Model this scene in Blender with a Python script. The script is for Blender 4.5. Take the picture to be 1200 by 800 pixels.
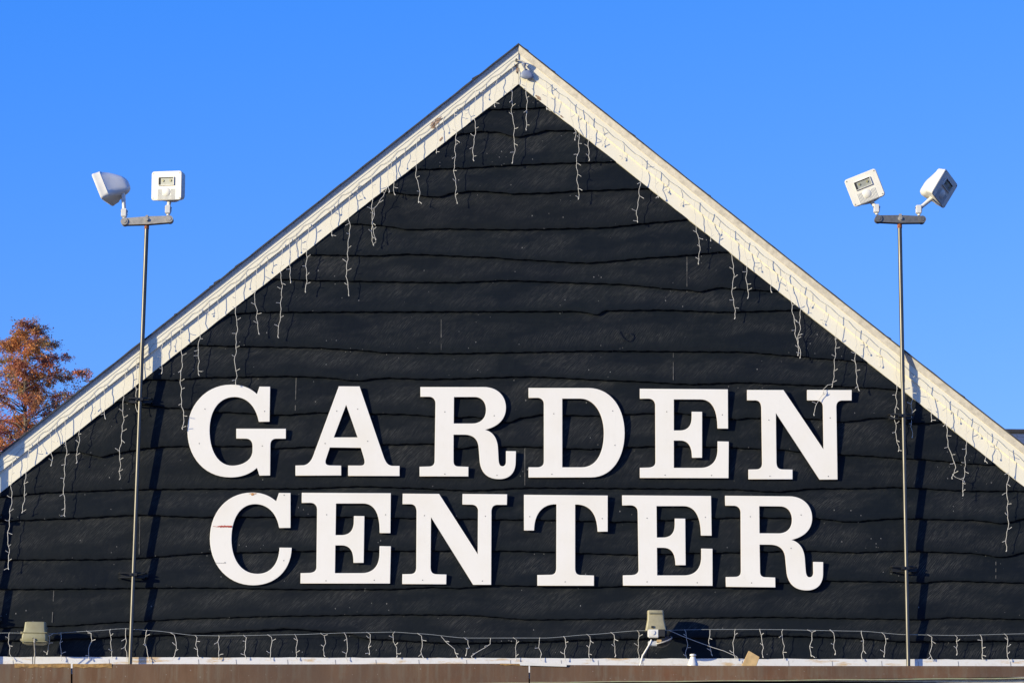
import bpy, bmesh, math, random
from mathutils import Vector, Matrix
R = math.radians
random.seed(7)
for o in list(bpy.data.objects): bpy.data.objects.remove(o)
S = bpy.context.scene
COL = S.collection

# ------------------------------------------------------------------ camera
CAM = Vector((0, -20.0, 1.6)); PITCH = R(11.4); ROLL = 0.0095; FPX = 100/36*1200
_F = Vector((0, math.cos(PITCH), math.sin(PITCH)))
_R0 = Vector((1, 0, 0)); _U0 = Vector((0, -math.sin(PITCH), math.cos(PITCH)))
_R = _R0*math.cos(ROLL)+_U0*math.sin(ROLL)
_U = _U0*math.cos(ROLL)-_R0*math.sin(ROLL)
cd = bpy.data.cameras.new('camera'); cam = bpy.data.objects.new('camera', cd); COL.objects.link(cam)
cd.lens = 100; cd.sensor_width = 36; cd.clip_start = 0.1; cd.clip_end = 3000
m = Matrix.Identity(4)
for i in range(3):
    m[i][0] = _R[i]; m[i][1] = _U[i]; m[i][2] = -_F[i]; m[i][3] = CAM[i]
cam.matrix_world = m
S.camera = cam

def W(px, py, y=0.0):
    """photo point -> real point on the vertical plane at depth y (building plane y=0)"""
    d = _F + _R*((px-600)/FPX) + _U*((400-py)/FPX)
    t = (y-CAM.y)/d.y
    return CAM + d*t

# ------------------------------------------------------------------ light
SUN_AZ = R(60); SUN_EL = R(12.5)        # azimuth measured from the wall's normal towards the left
sv = Vector((-math.sin(SUN_AZ)*math.cos(SUN_EL), -math.cos(SUN_AZ)*math.cos(SUN_EL), math.sin(SUN_EL)))
w = bpy.data.worlds.new('World'); S.world = w; w.use_nodes = True
nt = w.node_tree; nt.nodes.clear()
sky = nt.nodes.new('ShaderNodeTexSky'); sky.sky_type = 'NISHITA'; sky.sun_disc = False
sky.sun_elevation = SUN_EL
sky.sun_rotation = math.atan2(sv.x, sv.y)
sky.air_density = 1.0; sky.dust_density = 0.0; sky.ozone_density = 4.0; sky.altitude = 0
hs = nt.nodes.new('ShaderNodeHueSaturation')
hs.inputs['Hue'].default_value = 0.5; hs.inputs['Saturation'].default_value = 1.0; hs.inputs['Value'].default_value = 1.0
bg = nt.nodes.new('ShaderNodeBackground'); bg.inputs['Strength'].default_value = 0.12
out = nt.nodes.new('ShaderNodeOutputWorld')
# clear, deep blue autumn air: shift the sky's channels a little
K = 1/(1.366*0.12)
mul = nt.nodes.new('ShaderNodeVectorMath'); mul.operation = 'MULTIPLY_ADD'
mul.inputs[1].default_value = (1.09, .835, .60); mul.inputs[2].default_value = (-.084*K, .05*K, .68*K)
mx0 = nt.nodes.new('ShaderNodeVectorMath'); mx0.operation = 'MAXIMUM'; mx0.inputs[1].default_value = (.02, .02, .02)
nt.links.new(sky.outputs[0], hs.inputs['Color']); nt.links.new(hs.outputs[0], mul.inputs[0]); nt.links.new(mul.outputs[0], mx0.inputs[0]); nt.links.new(mx0.outputs[0], bg.inputs['Color']); nt.links.new(bg.outputs[0], out.inputs[0])
sd = bpy.data.lights.new('sun', 'SUN'); sd.energy = 4.85; sd.angle = R(0.53); sd.color = (1.0, 0.90, 0.62)
so = bpy.data.objects.new('sun', sd); COL.objects.link(so)
so.rotation_euler = sv.to_track_quat('Z', 'Y').to_euler()
S.view_settings.view_transform = 'Standard'; S.view_settings.look = 'None'
S.view_settings.exposure = 0.45; S.view_settings.gamma = 1.0; S.view_settings.use_curve_mapping = False
S.render.engine = 'CYCLES'

# ------------------------------------------------------------------ materials
class NT:
    def __init__(s, name):
        s.m = bpy.data.materials.new(name); s.m.use_nodes = True
        s.t = s.m.node_tree; s.b = s.t.nodes['Principled BSDF']
    def n(s, kind, **kw):
        nd = s.t.nodes.new(kind)
        for k, v in kw.items():
            if k in nd.inputs: nd.inputs[k].default_value = v
            else: setattr(nd, k, v)
        return nd
    def l(s, a, b): s.t.links.new(a, b)
    def math(s, op, a, b=None, c=None, clamp=False):
        nd = s.t.nodes.new('ShaderNodeMath'); nd.operation = op; nd.use_clamp = clamp
        for i, v in enumerate((a, b, c)):
            if v is None: continue
            if isinstance(v, (int, float)): nd.inputs[i].default_value = v
            else: s.l(v, nd.inputs[i])
        return nd.outputs[0]
    def mix(s, f, a, b):
        nd = s.t.nodes.new('ShaderNodeMix'); nd.data_type = 'RGBA'
        for i, v in ((0, f), (6, a), (7, b)):
            if isinstance(v, (int, float)): nd.inputs[i].default_value = v
            elif isinstance(v, tuple): nd.inputs[i].default_value = v if len(v) == 4 else (*v, 1)
            else: s.l(v, nd.inputs[i])
        return nd.outputs[2]
    def ramp(s, v, a, b):
        nd = s.t.nodes.new('ShaderNodeMapRange'); s.l(v, nd.inputs[0])
        nd.inputs[1].default_value = a; nd.inputs[2].default_value = b; nd.clamp = True
        return nd.outputs[0]
    def noise(s, vec, scale, detail=3, rough=0.55):
        nd = s.n('ShaderNodeTexNoise'); nd.inputs['Scale'].default_value = scale
        nd.inputs['Detail'].default_value = detail; nd.inputs['Roughness'].default_value = rough
        if vec is not None: s.l(vec, nd.inputs['Vector'])
        return nd.outputs['Fac']
    def mapping(s, vec, scale=(1, 1, 1), rot=(0, 0, 0)):
        nd = s.n('ShaderNodeMapping'); nd.inputs['Scale'].default_value = scale; nd.inputs['Rotation'].default_value = rot
        s.l(vec, nd.inputs['Vector']); return nd.outputs[0]
    def obj(s):
        return s.n('ShaderNodeNewGeometry').outputs['Position']
    def bump(s, h, strength, dist):
        nd = s.n('ShaderNodeBump'); nd.inputs['Strength'].default_value = strength; nd.inputs['Distance'].default_value = dist
        s.l(h, nd.inputs['Height']); s.l(nd.outputs[0], s.b.inputs['Normal'])

def simple(name, col, rough=0.5, metal=0.0, var=0.12, scale=30, spec=0.5, bump=0.0, var2=None):
    k = NT(name); pos = k.obj()
    f = k.noise(pos, scale, 4)
    c2 = var2 if var2 else tuple(max(0, c*(1-var*2)) for c in col)
    f = k.ramp(f, .35, .7)
    k.l(k.mix(f, col, c2), k.b.inputs['Base Color'])
    k.b.inputs['Roughness'].default_value = rough; k.b.inputs['Metallic'].default_value = metal
    k.b.inputs['Specular IOR Level'].default_value = spec
    if bump: k.bump(k.noise(pos, scale*3, 3), .5, bump)
    return k.m

def mat_cladding():
    k = NT('black_stained_boards')
    uv = k.n('ShaderNodeUVMap'); uv.uv_map = 'UVMap'
    att = k.n('ShaderNodeAttribute'); att.attribute_name = 'board'
    sep = k.n('ShaderNodeSeparateColor'); k.l(att.outputs['Color'], sep.inputs[0])
    rnd, frac, rnd2 = sep.outputs[0], sep.outputs[1], sep.outputs[2]
    pos = k.obj()
    # saw kerfs: streaks leaning with a slight curve, own angle on each board
    su = k.n('ShaderNodeSeparateXYZ'); k.l(uv.outputs[0], su.inputs[0])
    lean = k.math('ADD', k.math('MULTIPLY', rnd2, .45), .42)
    v2 = k.math('MULTIPLY', k.math('MULTIPLY', su.outputs[1], su.outputs[1]), .9)
    us = k.math('SUBTRACT', k.math('SUBTRACT', su.outputs[0], k.math('MULTIPLY', su.outputs[1], lean)), v2)
    cv = k.n('ShaderNodeCombineXYZ'); k.l(us, cv.inputs[0]); k.l(su.outputs[1], cv.inputs[1]); k.l(k.math('MULTIPLY', rnd, 37), cv.inputs[2])
    kerf = k.noise(k.mapping(cv.outputs[0], (135, 19, 1)), 1.0, 5, .78)
    kerf_w = k.n('ShaderNodeTexWave'); kerf_w.wave_type = 'BANDS'; kerf_w.inputs['Scale'].default_value = 19
    kerf_w.inputs['Distortion'].default_value = 2.2; kerf_w.inputs['Detail'].default_value = 3; k.l(cv.outputs[0], kerf_w.inputs['Vector'])
    patch = k.ramp(k.noise(k.mapping(cv.outputs[0], (2.3, 6, 1)), 1.0, 4, .6), .40, .68)
    up = k.ramp(frac, .06, .38)
    big = k.noise(k.mapping(pos, (.9, 1, 2.2)), 1.3, 4, .6)
    st = k.math('MULTIPLY', k.ramp(kerf, .47, .66), k.math('MULTIPLY', patch, k.math('ADD', up, .15)))
    st2 = k.math('MULTIPLY', k.ramp(kerf_w.outputs['Fac'], .55, 1.0), k.math('MULTIPLY', patch, k.math('MULTIPLY', up, .30)))
    st = k.math('ADD', k.math('MULTIPLY', st, .8), st2, clamp=True)
    base = k.mix(k.ramp(big, .35, .7), (.0028, .0058, .0112), (.0058, .0090, .0122))
    base = k.mix(k.math('MULTIPLY', rnd, .35), base, (.0078, .0088, .0100))
    c = k.mix(k.math('MULTIPLY', st, 1.0), base, (.060, .059, .056))
    # long grain
    gr = k.noise(k.mapping(pos, (1.2, 1, 46)), 2.2, 4, .6)
    c = k.mix(k.math('MULTIPLY', k.ramp(gr, .56, .8), .25), c, (.020, .022, .026))
    # chips down to pale wood, sparse and clustered
    vo = k.n('ShaderNodeTexVoronoi'); vo.inputs['Scale'].default_value = 58; k.l(k.mapping(pos, (1, 1, .6)), vo.inputs['Vector'])
    sc = k.n('ShaderNodeSeparateColor'); k.l(vo.outputs['Color'], sc.inputs[0])
    cl = k.ramp(k.noise(pos, 2.6, 4, .65), .47, .70)
    chip = k.math('MULTIPLY', k.math('LESS_THAN', vo.outputs['Distance'], k.math('ADD', k.math('MULTIPLY', sc.outputs[1], .17), .02)), k.math('GREATER_THAN', k.math('ADD', sc.outputs[0], k.math('MULTIPLY', cl, .50)), 1.06))
    c = k.mix(k.math('MULTIPLY', chip, .75), c, (.27, .26, .25))
    k.l(c, k.b.inputs['Base Color'])
    k.b.inputs['Roughness'].default_value = .72; k.b.inputs['Specular IOR Level'].default_value = .12
    h = k.math('ADD', k.math('MULTIPLY', kerf, .8), k.math('MULTIPLY', k.noise(pos, 14, 4), 1.6))
    k.bump(h, .7, .004)
    return k.m

def mat_cream(name, col, worn=.5, wood=(.33, .24, .15)):
    k = NT(name); pos = k.obj()
    n1 = k.noise(pos, 3.2, 5, .6); n2 = k.noise(k.mapping(pos, (9, 9, 4)), 4, 4)
    c = k.mix(k.math('MULTIPLY', k.ramp(n1, .45, .75), .35), col, tuple(x*y for x, y in zip(col, (.90, .86, .76))))
    c = k.mix(k.math('MULTIPLY', k.ramp(n2, .6, .8), .15), c, tuple(x*.72 for x in col))
    fl = k.ramp(k.noise(pos, 21, 6, .7), .715, .735)
    c = k.mix(k.math('MULTIPLY', fl, worn), c, wood)
    k.l(c, k.b.inputs['Base Color']); k.b.inputs['Roughness'].default_value = .5
    k.bump(k.noise(pos, 45, 4), .2, .002)
    return k.m

def mat_gutter():
    k = NT('weathered_brown_metal'); pos = k.obj()
    n = k.noise(k.mapping(pos, (3.2, 3, .7)), 2, 6, .65)
    s = k.noise(k.mapping(pos, (30, 30, 1.2)), 1, 5, .65)
    c = k.mix(k.ramp(n, .35, .65), (.118, .060, .026), (.155, .088, .046))
    c = k.mix(k.math('MULTIPLY', k.ramp(s, .46, .68), .75), c, (.165, .125, .080))
    fn = k.ramp(k.noise(pos, 3.3, 5, .7), .55, .7)
    c = k.mix(k.math('MULTIPLY', fn, .7), c, (.15, .058, .020))
    vo = k.n('ShaderNodeTexVoronoi'); vo.inputs['Scale'].default_value = 23; k.l(pos, vo.inputs['Vector'])
    spot = k.math('LESS_THAN', vo.outputs['Distance'], .09)
    c = k.mix(k.math('MULTIPLY', spot, .4), c, (.4, .35, .3))
    c = k.mix(k.math('MULTIPLY', k.ramp(k.noise(pos, 1.1, 4), .42, .62), .55), c, (.075, .052, .036))
    k.l(c, k.b.inputs['Base Color']); k.b.inputs['Roughness'].default_value = .48; k.b.inputs['Metallic'].default_value = .0; k.b.inputs['Specular IOR Level'].default_value = .25
    k.bump(k.noise(pos, 9, 4), .3, .006)
    return k.m

def mat_strip():
    k = NT('white_flashing_stained'); pos = k.obj()
    n = k.noise(k.mapping(pos, (2.5, 2, 14)), 1.5, 6, .68)
    c = k.mix(k.ramp(n, .54, .63), (.62, .60, .58), (.50, .36, .21))
    c = k.mix(k.math('MULTIPLY', k.ramp(k.noise(pos, 30, 5), .55, .75), .4), c, (.42, .38, .33))
    k.l(c, k.b.inputs['Base Color']); k.b.inputs['Roughness'].default_value = .55
    return k.m

def mat_leaf():
    k = NT('autumn_foliage')
    att = k.n('ShaderNodeAttribute'); att.attribute_name = 'leafcol'
    k.l(att.outputs['Color'], k.b.inputs['Base Color']); k.b.inputs['Roughness'].default_value = .7
    tr = k.n('ShaderNodeBsdfTranslucent'); k.l(att.outputs['Color'], tr.inputs[0])
    mx = k.n('ShaderNodeMixShader'); mx.inputs[0].default_value = .4
    o = k.t.nodes['Material Output']; k.l(k.b.outputs[0], mx.inputs[1]); k.l(tr.outputs[0], mx.inputs[2]); k.l(mx.outputs[0], o.inputs[0])
    return k.m

def mat_shingle(name, a, b):
    k = NT(name); pos = k.obj()
    br = k.n('ShaderNodeTexBrick'); br.inputs['Scale'].default_value = 3.2; br.inputs['Color1'].default_value = (*a, 1); br.inputs['Color2'].default_value = (*b, 1)
    br.inputs['Mortar'].default_value = (a[0]*.4, a[1]*.4, a[2]*.4, 1); k.l(pos, br.inputs['Vector'])
    k.l(k.mix(k.math('MULTIPLY', k.noise(pos, 60, 3), .5), br.outputs['Color'], tuple(x*1.5 for x in a)), k.b.inputs['Base Color'])
    k.b.inputs['Roughness'].default_value = .85
    k.bump(k.noise(pos, 90, 3), .5, .005)
    return k.m

def mat_glass():
    k = NT('lamp_glass'); k.b.inputs['Base Color'].default_value = (.75, .8, .8, 1); k.b.inputs['Roughness'].default_value = .08
    k.b.inputs['Transmission Weight'].default_value = .85; k.b.inputs['IOR'].default_value = 1.35
    return k.m

def mat_zinc():
    k = NT('galvanised_tube'); pos = k.obj()
    n = k.noise(k.mapping(pos, (20, 20, 2)), 3, 5, .6)
    k.l(k.mix(k.ramp(n, .35, .7), (.125, .116, .102), (.085, .078, .067)), k.b.inputs['Base Color'])
    k.b.inputs['Metallic'].default_value = .75; k.b.inputs['Roughness'].default_value = .42
    return k.m

M = dict(
    clad=mat_cladding(),
    pale=simple('bare_pale_wood', (.12, .115, .105), .8, var=.3, scale=60),
    cream=mat_cream('cream_gloss_paint', (.80, .735, .585), .35),
    letter=mat_cream('off_white_board_paint', (.80, .755, .69), 0.0),
    letter_edge=simple('brown_board_edge', (.34, .22, .16), .7, var=.3, scale=60),
    trim=simple('grey_edge_metal', (.66, .60, .52), .5, .25, .14, 25, bump=.001),
    roof=mat_shingle('dark_roofing', (.035, .035, .040), (.05, .05, .055)),
    roof2=mat_shingle('blue_slate_roofing', (.070, .095, .15), (.055, .08, .135)),
    gutter=mat_gutter(), strip=mat_strip(),
    ochre=simple('ochre_stained_lip', (.36, .20, .055), .7, var=.3, scale=40),
    moss=simple('green_pale_drip_edge', (.34, .37, .22), .8, var=.25, scale=18, var2=(.30, .24, .17)),
    zinc=mat_zinc(),
    rust=simple('rusted_collar', (.32, .10, .035), .8, var=.3, scale=80),
    bar=simple('grey_cast_metal', (.42, .385, .335), .55, .25, .15, 40),
    bar2=simple('dark_zinc_bar', (.19, .18, .17), .5, .45, .15, 40),
    black=simple('black_clamp_metal', (.012, .013, .015), .5, .2, .2, 60),
    white=simple('white_lamp_plastic', (.70, .67, .62), .38, var=.05, scale=14),
    ribs=simple('grey_vent_ribs', (.50, .50, .49), .5, var=.05, scale=14),
    tan=simple('yellowed_lamp_plastic', (.29, .27, .16), .5, var=.12, scale=16, var2=(.235, .205, .11)),
    tan2=simple('grey_beige_lamp_plastic', (.34, .30, .185), .5, var=.12, scale=16, var2=(.24, .205, .12)),
    dark=simple('dark_gap', (.015, .015, .016), .7, var=.1),
    screw=simple('grey_screw_head', (.22, .20, .18), .5, .4, .1, 50),
    led=simple('amber_lamp_element', (.30, .28, .15), .4, var=.1),
    refl=simple('lamp_reflector', (.30, .31, .29), .4, .0, .1, 20),
    wire=simple('white_cable_plastic', (.60, .565, .51), .5, var=.12, scale=70),
    wire2=simple('thin_clear_cable', (.36, .38, .38), .4, var=.1, scale=70),
    shade=simple('blue_grey_shadow_tone', (.20, .23, .32), .5, var=.08, scale=30),  # shadow tone held in the colour of the apex shape
    peel=simple('peeled_paint_wood', (.42, .27, .17), .8, var=.3, scale=50),
    redrust=simple('red_rust_crack', (.42, .05, .03), .8, var=.15, scale=120),
    rustspot=simple('orange_rust_stain', (.62, .30, .10), .8, var=.3, scale=90),
    wood=simple('fresh_pine_offcut', (.58, .39, .18), .65, var=.14, scale=24),
    bark=simple('grey_brown_bark', (.16, .12, .09), .9, var=.3, scale=18, bump=.01),
    leaf=mat_leaf(), glass=mat_glass(),
    asphalt=simple('asphalt', (.055, .055, .056), .9, var=.2, scale=8, bump=.004),
    window=simple('dark_shop_glass', (.02, .025, .03), .06, 0, .1, 2, spec=.9),
    plaster=simple('grey_render', (.30, .29, .27), .85, var=.1, scale=4),
)

# ------------------------------------------------------------------ builders
class MB:
    def __init__(s): s.v = []; s.f = []; s.mi = []
    def add(s, vs, fs, mi=0):
        b = len(s.v); s.v += [tuple(v) for v in vs]
        for f in fs: s.f.append(tuple(b+i for i in f)); s.mi.append(mi)
    def box(s, c, d, rot=None, mi=0):
        c = Vector(c); hx, hy, hz = [x/2 for x in d]
        vs = [Vector((x, y, z)) for x in (-hx, hx) for y in (-hy, hy) for z in (-hz, hz)]
        if rot: vs = [rot @ v for v in vs]
        s.add([c+v for v in vs], [(0, 1, 3, 2), (4, 6, 7, 5), (0, 4, 5, 1), (2, 3, 7, 6), (0, 2, 6, 4), (1, 5, 7, 3)], mi)
    def tube(s, pts, r, n=8, mi=0, cap=True):
        pts = [Vector(p) for p in pts]; rings = []
        for i, p in enumerate(pts):
            d = (pts[min(i+1, len(pts)-1)]-pts[max(i-1, 0)])
            if d.length < 1e-9: d = Vector((0, 0, 1))
            d.normalize(); a = Vector((0, 1, 0)) if abs(d.y) < .9 else Vector((1, 0, 0))
            u = d.cross(a).normalized(); v = d.cross(u)
            rr = r[i] if isinstance(r, (list, tuple)) else r
            rings.append([p+u*math.cos(2*math.pi*k/n)*rr+v*math.sin(2*math.pi*k/n)*rr for k in range(n)])
        vs = [q for ring in rings for q in ring]; fs = []
        for i in range(len(rings)-1):
            for k in range(n): fs.append((i*n+k, i*n+(k+1) % n, (i+1)*n+(k+1) % n, (i+1)*n+k))
        if cap: fs.append(tuple(range(n-1, -1, -1))); fs.append(tuple((len(rings)-1)*n+k for k in range(n)))
        s.add(vs, fs, mi)
    def build(s, name, mats, parent=None, smooth=False, bevel=0):
        me = bpy.data.meshes.new(name); me.from_pydata(s.v, [], s.f)
        if not isinstance(mats, (list, tuple)): mats = [mats]
        for x in mats: me.materials.append(x)
        me.polygons.foreach_set('material_index', s.mi)
        bm = bmesh.new(); bm.from_mesh(me); bmesh.ops.recalc_face_normals(bm, faces=bm.faces)
        if bevel:
            es = [e for e in bm.edges if len(e.link_faces) == 2 and e.calc_face_angle(0) > .6]
            bmesh.ops.bevel(bm, geom=es, offset=bevel, segments=2, affect='EDGES', clamp_overlap=True)
        bm.to_mesh(me); bm.free()
        if smooth:
            me.polygons.foreach_set('use_smooth', [True]*len(me.polygons))
            me.set_sharp_from_angle(angle=R(40))
        o = bpy.data.objects.new(name, me); COL.objects.link(o)
        if parent: attach(o, parent)
        return o
def attach(o, parent):
    o.parent = parent
    pm = Matrix.Translation(parent.location) if parent.type == 'EMPTY' and parent.parent is None else None
    if pm is not None: o.matrix_parent_inverse = pm.inverted()
    elif parent.parent is not None:                      # sub-part of a part: both meshes hold world coordinates
        o.matrix_parent_inverse = Matrix.Identity(4)
def tag(o, label=None, cat=None, group=None, kind=None):
    if label: o['label'] = label
    if cat: o['category'] = cat
    if group: o['group'] = group
    if kind: o['kind'] = kind
    return o
def empty(name, loc, label, cat, group=None):
    o = bpy.data.objects.new(name, None); COL.objects.link(o); o.location = loc
    o.empty_display_size = .1
    return tag(o, label, cat, group)
def interp(tab, x):
    if x <= tab[0][0]: return tab[0][1]
    for (a, b), (c, d) in zip(tab, tab[1:]):
        if x <= c:
            t = (x-a)/(c-a); t = t*t*(3-2*t)*.5+t*.5
            return b+(d-b)*t
    return tab[-1][1]

# rakes in photo coordinates (roof line top / bargeboard bottom)
AX = 607.6
def rake_top(x): return 50.6+(AX-x)*.7893 if x < AX else 50.6+(x-AX)*.7923+(-1.6*math.sin(math.pi*min(1, (x-AX)/592)) if False else 1.0*math.sin(math.pi*min(1, (x-AX)/592)))
def rake_bot(x): return 98.6+(AX-x)*.7875 if x < AX else 98.6+(x-AX)*.7955
XL, XR = -330, 1530
GUT_Y = -0.45
ZC = W(600, 778.5, GUT_Y).z                    # top of the canopy fascia

# ------------------------------------------------------------------ setting
g = MB(); g.add([(-900, -300, 0), (900, -300, 0), (900, 1500, 0), (-900, 1500, 0)], [(0, 1, 2, 3)])
tag(g.build('ground', M['asphalt']), kind='structure')

bld = empty('garden_center_building', (0, 0, 0), 'black timber clad gabled shop building with cream bargeboards and brown metal canopy edge', 'building')

LINES = [
 [(576,128),(605,127.5),(640,126)],
 [(530,159),(540,157),(564,154),(584,155),(604,161),(620,158),(640,153),(672,153)],
 [(490,198.4),(540,197),(600,193.5),(660,191),(716,189.6)],
 [(454,225),(480,228),(512,231),(532,226),(556,223.6),(580,225),(600,227),(640,226),(675,223.7),(752,221)],
 [(410,262),(444,264),(480,269),(520,268),(600,269),(700,267),(780,259.6),(804,257)],
 [(366,298.4),(440,299.6),(476,297.6),(580,301.6),(600,303.7),(687,308),(775,301),(852,295)],
 [(330,327),(375,328.7),(500,330.5),(533,330.7),(593,328.5),(700,332),(725,333),(800,339.5),(822,341.7),(840,337),(880,339.6),(914,341.4)],
 [(272,368),(300,365.5),(500,365),(675,364.5),(700,368.7),(710,363.7),(775,363),(850,365.5),(938,363)],
 [(234,404.4),(280,405.6),(360,407),(420,410),(450,413),(533,414),(583,413),(700,411),(867,412),(933,417),(960,420),(1020,424)],
 [(182,444.5),(200,445),(242,442),(340,440.5),(380,442),(417,446),(450,442.5),(500,444),(620,441),(730,446),(810,450),(870,448),(947,451),(1030,454.5),(1048,456.4)],
 [(140,470),(165,474),(200,477.5),(257,482.5),(330,486),(375,483),(470,485),(530,489),(555,488),(595,495),(610,489.5),(635,485.5),(702,487),(767,483.7),(792,483.7),(840,489),(862,491),(880,489.5),(942,490),(990,494),(1030,489),(1075,496),(1108,494)],
 [(60,530),(90,529),(118,535),(140,530),(170,525),(200,522.6),(295,522.5),(322,525),(370,523),(450,520.5),(507,519.5),(537,525.5),(555,523),(610,523),(695,526),(720,524.5),(770,522.5),(825,523),(905,526),(955,530.5),(1000,533),(1062,537),(1165,544.5)],
 [(0,581.6),(60,576.4),(160,573),(240,572.4),(350,572),(425,569.5),(470,571),(552,574.5),(620,571),(770,572),(855,573),(910,576),(955,572),(1000,572),(1050,570.5),(1140,575),(1200,575)],
 [(0,610),(80,607),(160,603),(240,605.6),(375,605),(530,607.5),(645,609),(720,611),(870,606),(955,607),(995,611),(1050,607),(1140,609),(1175,613),(1200,607.5)],
 [(0,655.5),(120,655),(150,654),(245,647.5),(380,645),(595,645),(745,649.5),(820,647.5),(945,645),(1000,647),(1050,645),(1137,647.5),(1175,652.5),(1200,647)],
 [(0,690),(230,688),(355,690),(455,690),(505,687.5),(535,688.7),(582,685.5),(695,687.5),(770,684.5),(845,688),(900,683),(962,680),(1050,681),(1080,682.5),(1107,680),(1200,682.5)],
 [(0,735),(67,733),(150,728),(230,724),(342,721),(470,719.5),(545,720),(620,725.5),(767,724),(900,722.5),(1025,724.5),(1075,725.5),(1115,723),(1200,725)],
 [(0,750),(56,749),(200,743),(300,738),(335,736),(405,741),(430,748),(530,753),(600,752),(720,748),(835,747),(900,744),(980,746),(1060,751),(1200,750)],
 [(0,772),(1200,774)],
]
JOINTS = [(347,9,10,-1),(517,7,8,0),(805,5,6,0),(789,8,9,0),(615,10,12,0),(1167,14,15,0),(63,15,16,-2),(164,13,14,-1)]
def cladding():
    vs = []; fs = []; uv = []; colr = []; mi = []
    step = 3
    rnds = random.Random(3)
    for i, tab in enumerate(LINES):
        r1, r2 = rnds.random(), rnds.random()
        ph = rnds.random()*9
        last = (i == len(LINES)-1)
        lap = .026 if i != len(LINES)-2 else .034
        prev = None
        offs = {}
        for x in range(XL, XR+1, step):
            limit = rake_bot(x)-22
            yb = interp(tab, x)+.35*math.sin(x*.31+ph)+.25*math.sin(x*.83+ph*2)
            yt = interp(LINES[i-1], x)-2.5 if i else 60
            yt = max(yt, limit)
            if yb <= yt+1 or yb < rake_bot(x)-20: prev = None; continue
            prof = [(yb, -.002), (yb+.2, -lap*.6), (yb-.3, -lap*.92), (yb-1.6, -lap)]
            H = yb-yt
            wav = .0015*math.sin(x*.021+ph*3)+.001*math.sin(x*.057+ph)
            for q in (.12, .3, .5, .72, .9, 1.0):
                dep = -(lap*(1-q)+.003*q)+wav*(1-q)
                prof.append((yb-1.6-(H-1.6)*q, dep))
            row = []
            for j, (py, d) in enumerate(prof):
                p = W(x, py, d); fr = min(1, max(0, (yb-py)/max(H, 25)))
                vs.append(tuple(p)); row.append(len(vs)-1); uv.append((p.x+r1*11, p.z-W(x, yb, 0).z)); colr.append((r1, fr, r2, 1))
            if prev:
                for j in range(len(row)-1):
                    fs.append((prev[j], row[j], row[j+1], prev[j+1])); mi.append(0)
            prev = row
    # pale butt-joint slivers
    for x, a, b, lean in JOINTS:
        top = interp(LINES[a], x)+2; bot = interp(LINES[b if b-a == 1 else b], x)-4
        if b-a == 2: top = interp(LINES[11], x)+2; bot = interp(LINES[12], x)-3; a = 11
        n = 6
        for s_ in range(n):
            if rnds.random() < .12: continue
            y0 = top+(bot-top)*s_/n; y1 = top+(bot-top)*(s_+1)/n
            q0 = 1-s_/n; q1 = 1-(s_+1)/n
            d0 = -(.026*(1-q0)+.003*q0)-.0028; d1 = -(.026*(1-q1)+.003*q1)-.0028
            x0 = x+lean*s_/n; x1 = x+lean*(s_+1)/n
            wd = .22+.3*rnds.random()
            k0 = len(vs)
            for (xx, yy, dd) in ((x0-wd, y0, d0), (x0+wd, y0, d0), (x1+wd, y1, d1), (x1-wd, y1, d1)):
                vs.append(tuple(W(xx, yy, dd))); uv.append((0, 0)); colr.append((.5, .5, .5, 1))
            fs.append((k0, k0+3, k0+2, k0+1)); mi.append(1)
    me = bpy.data.meshes.new('gable_cladding'); me.from_pydata(vs, [], fs)
    me.materials.append(M['clad']); me.materials.append(M['pale'])
    me.polygons.foreach_set('material_index', mi)
    ul = me.uv_layers.new(name='UVMap'); ca = me.color_attributes.new('board', 'FLOAT_COLOR', 'POINT')
    for l in me.loops: ul.data[l.index].uv = uv[l.vertex_index]
    for k_, c in enumerate(colr): ca.data[k_].color = c
    me.polygons.foreach_set('use_smooth', [True]*len(me.polygons)); me.set_sharp_from_angle(angle=R(45))
    o = bpy.data.objects.new('gable_cladding', me); COL.objects.link(o); attach(o, bld)
    return o
cladding()

# wall core, side and back walls, shop front
core = MB()
A = W(AX, 75, 0); L = W(XL, rake_bot(XL)-30, 0); Rr = W(XR, rake_bot(XR)-30, 0)
xl, xr = L.x, Rr.x
DEPTH = 9.0
def gable(y):
    return [(xl, y, 0), (xr, y, 0), (xr, y, Rr.z), (A.x, y, A.z), (xl, y, L.z)]
v0 = gable(.004); v1 = gable(DEPTH)
core.add(v0+v1, [(0, 1, 2, 3, 4), (9, 8, 7, 6, 5), (0, 4, 9, 5), (1, 6, 7, 2)])
core.build('wall', M['plaster'], bld)
# shop front under the canopy: windows between posts, double door
sf = MB()
for i in range(5):
    x0 = xl+.5+i*(xr-xl-1)/5; x1 = x0+(xr-xl-1)/5-.25
    if i == 2: continue
    wf = MB()
    for (a, b, c, d) in ((x0, x1, .6, .66), (x0, x1, 2.64, 2.7), (x0, x0+.06, .66, 2.64), (x1-.06, x1, .66, 2.64), ((x0+x1)/2-.03, (x0+x1)/2+.03, .66, 2.64)):
        wf.box(((a+b)/2, -.03, (c+d)/2), (b-a, .06, d-c))
    fr = wf.build('window', M['cream'], bld)
    pn = MB(); pn.box(((x0+x1)/2, -.012, 1.65), (x1-x0-.06, .008, 1.98)); o = pn.build('pane', M['window']); attach(o, fr)
db = MB(); db.box(((xl+xr)/2, -.03, 1.08), (2.0, .05, 2.16)); dd = db.build('door', M['cream'], bld)
for sx in (-.5, .5):
    pn = MB(); pn.box(((xl+xr)/2+sx, -.06, 1.2), (.74, .01, 1.5)); attach(pn.build('pane', M['window']), dd)

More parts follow.
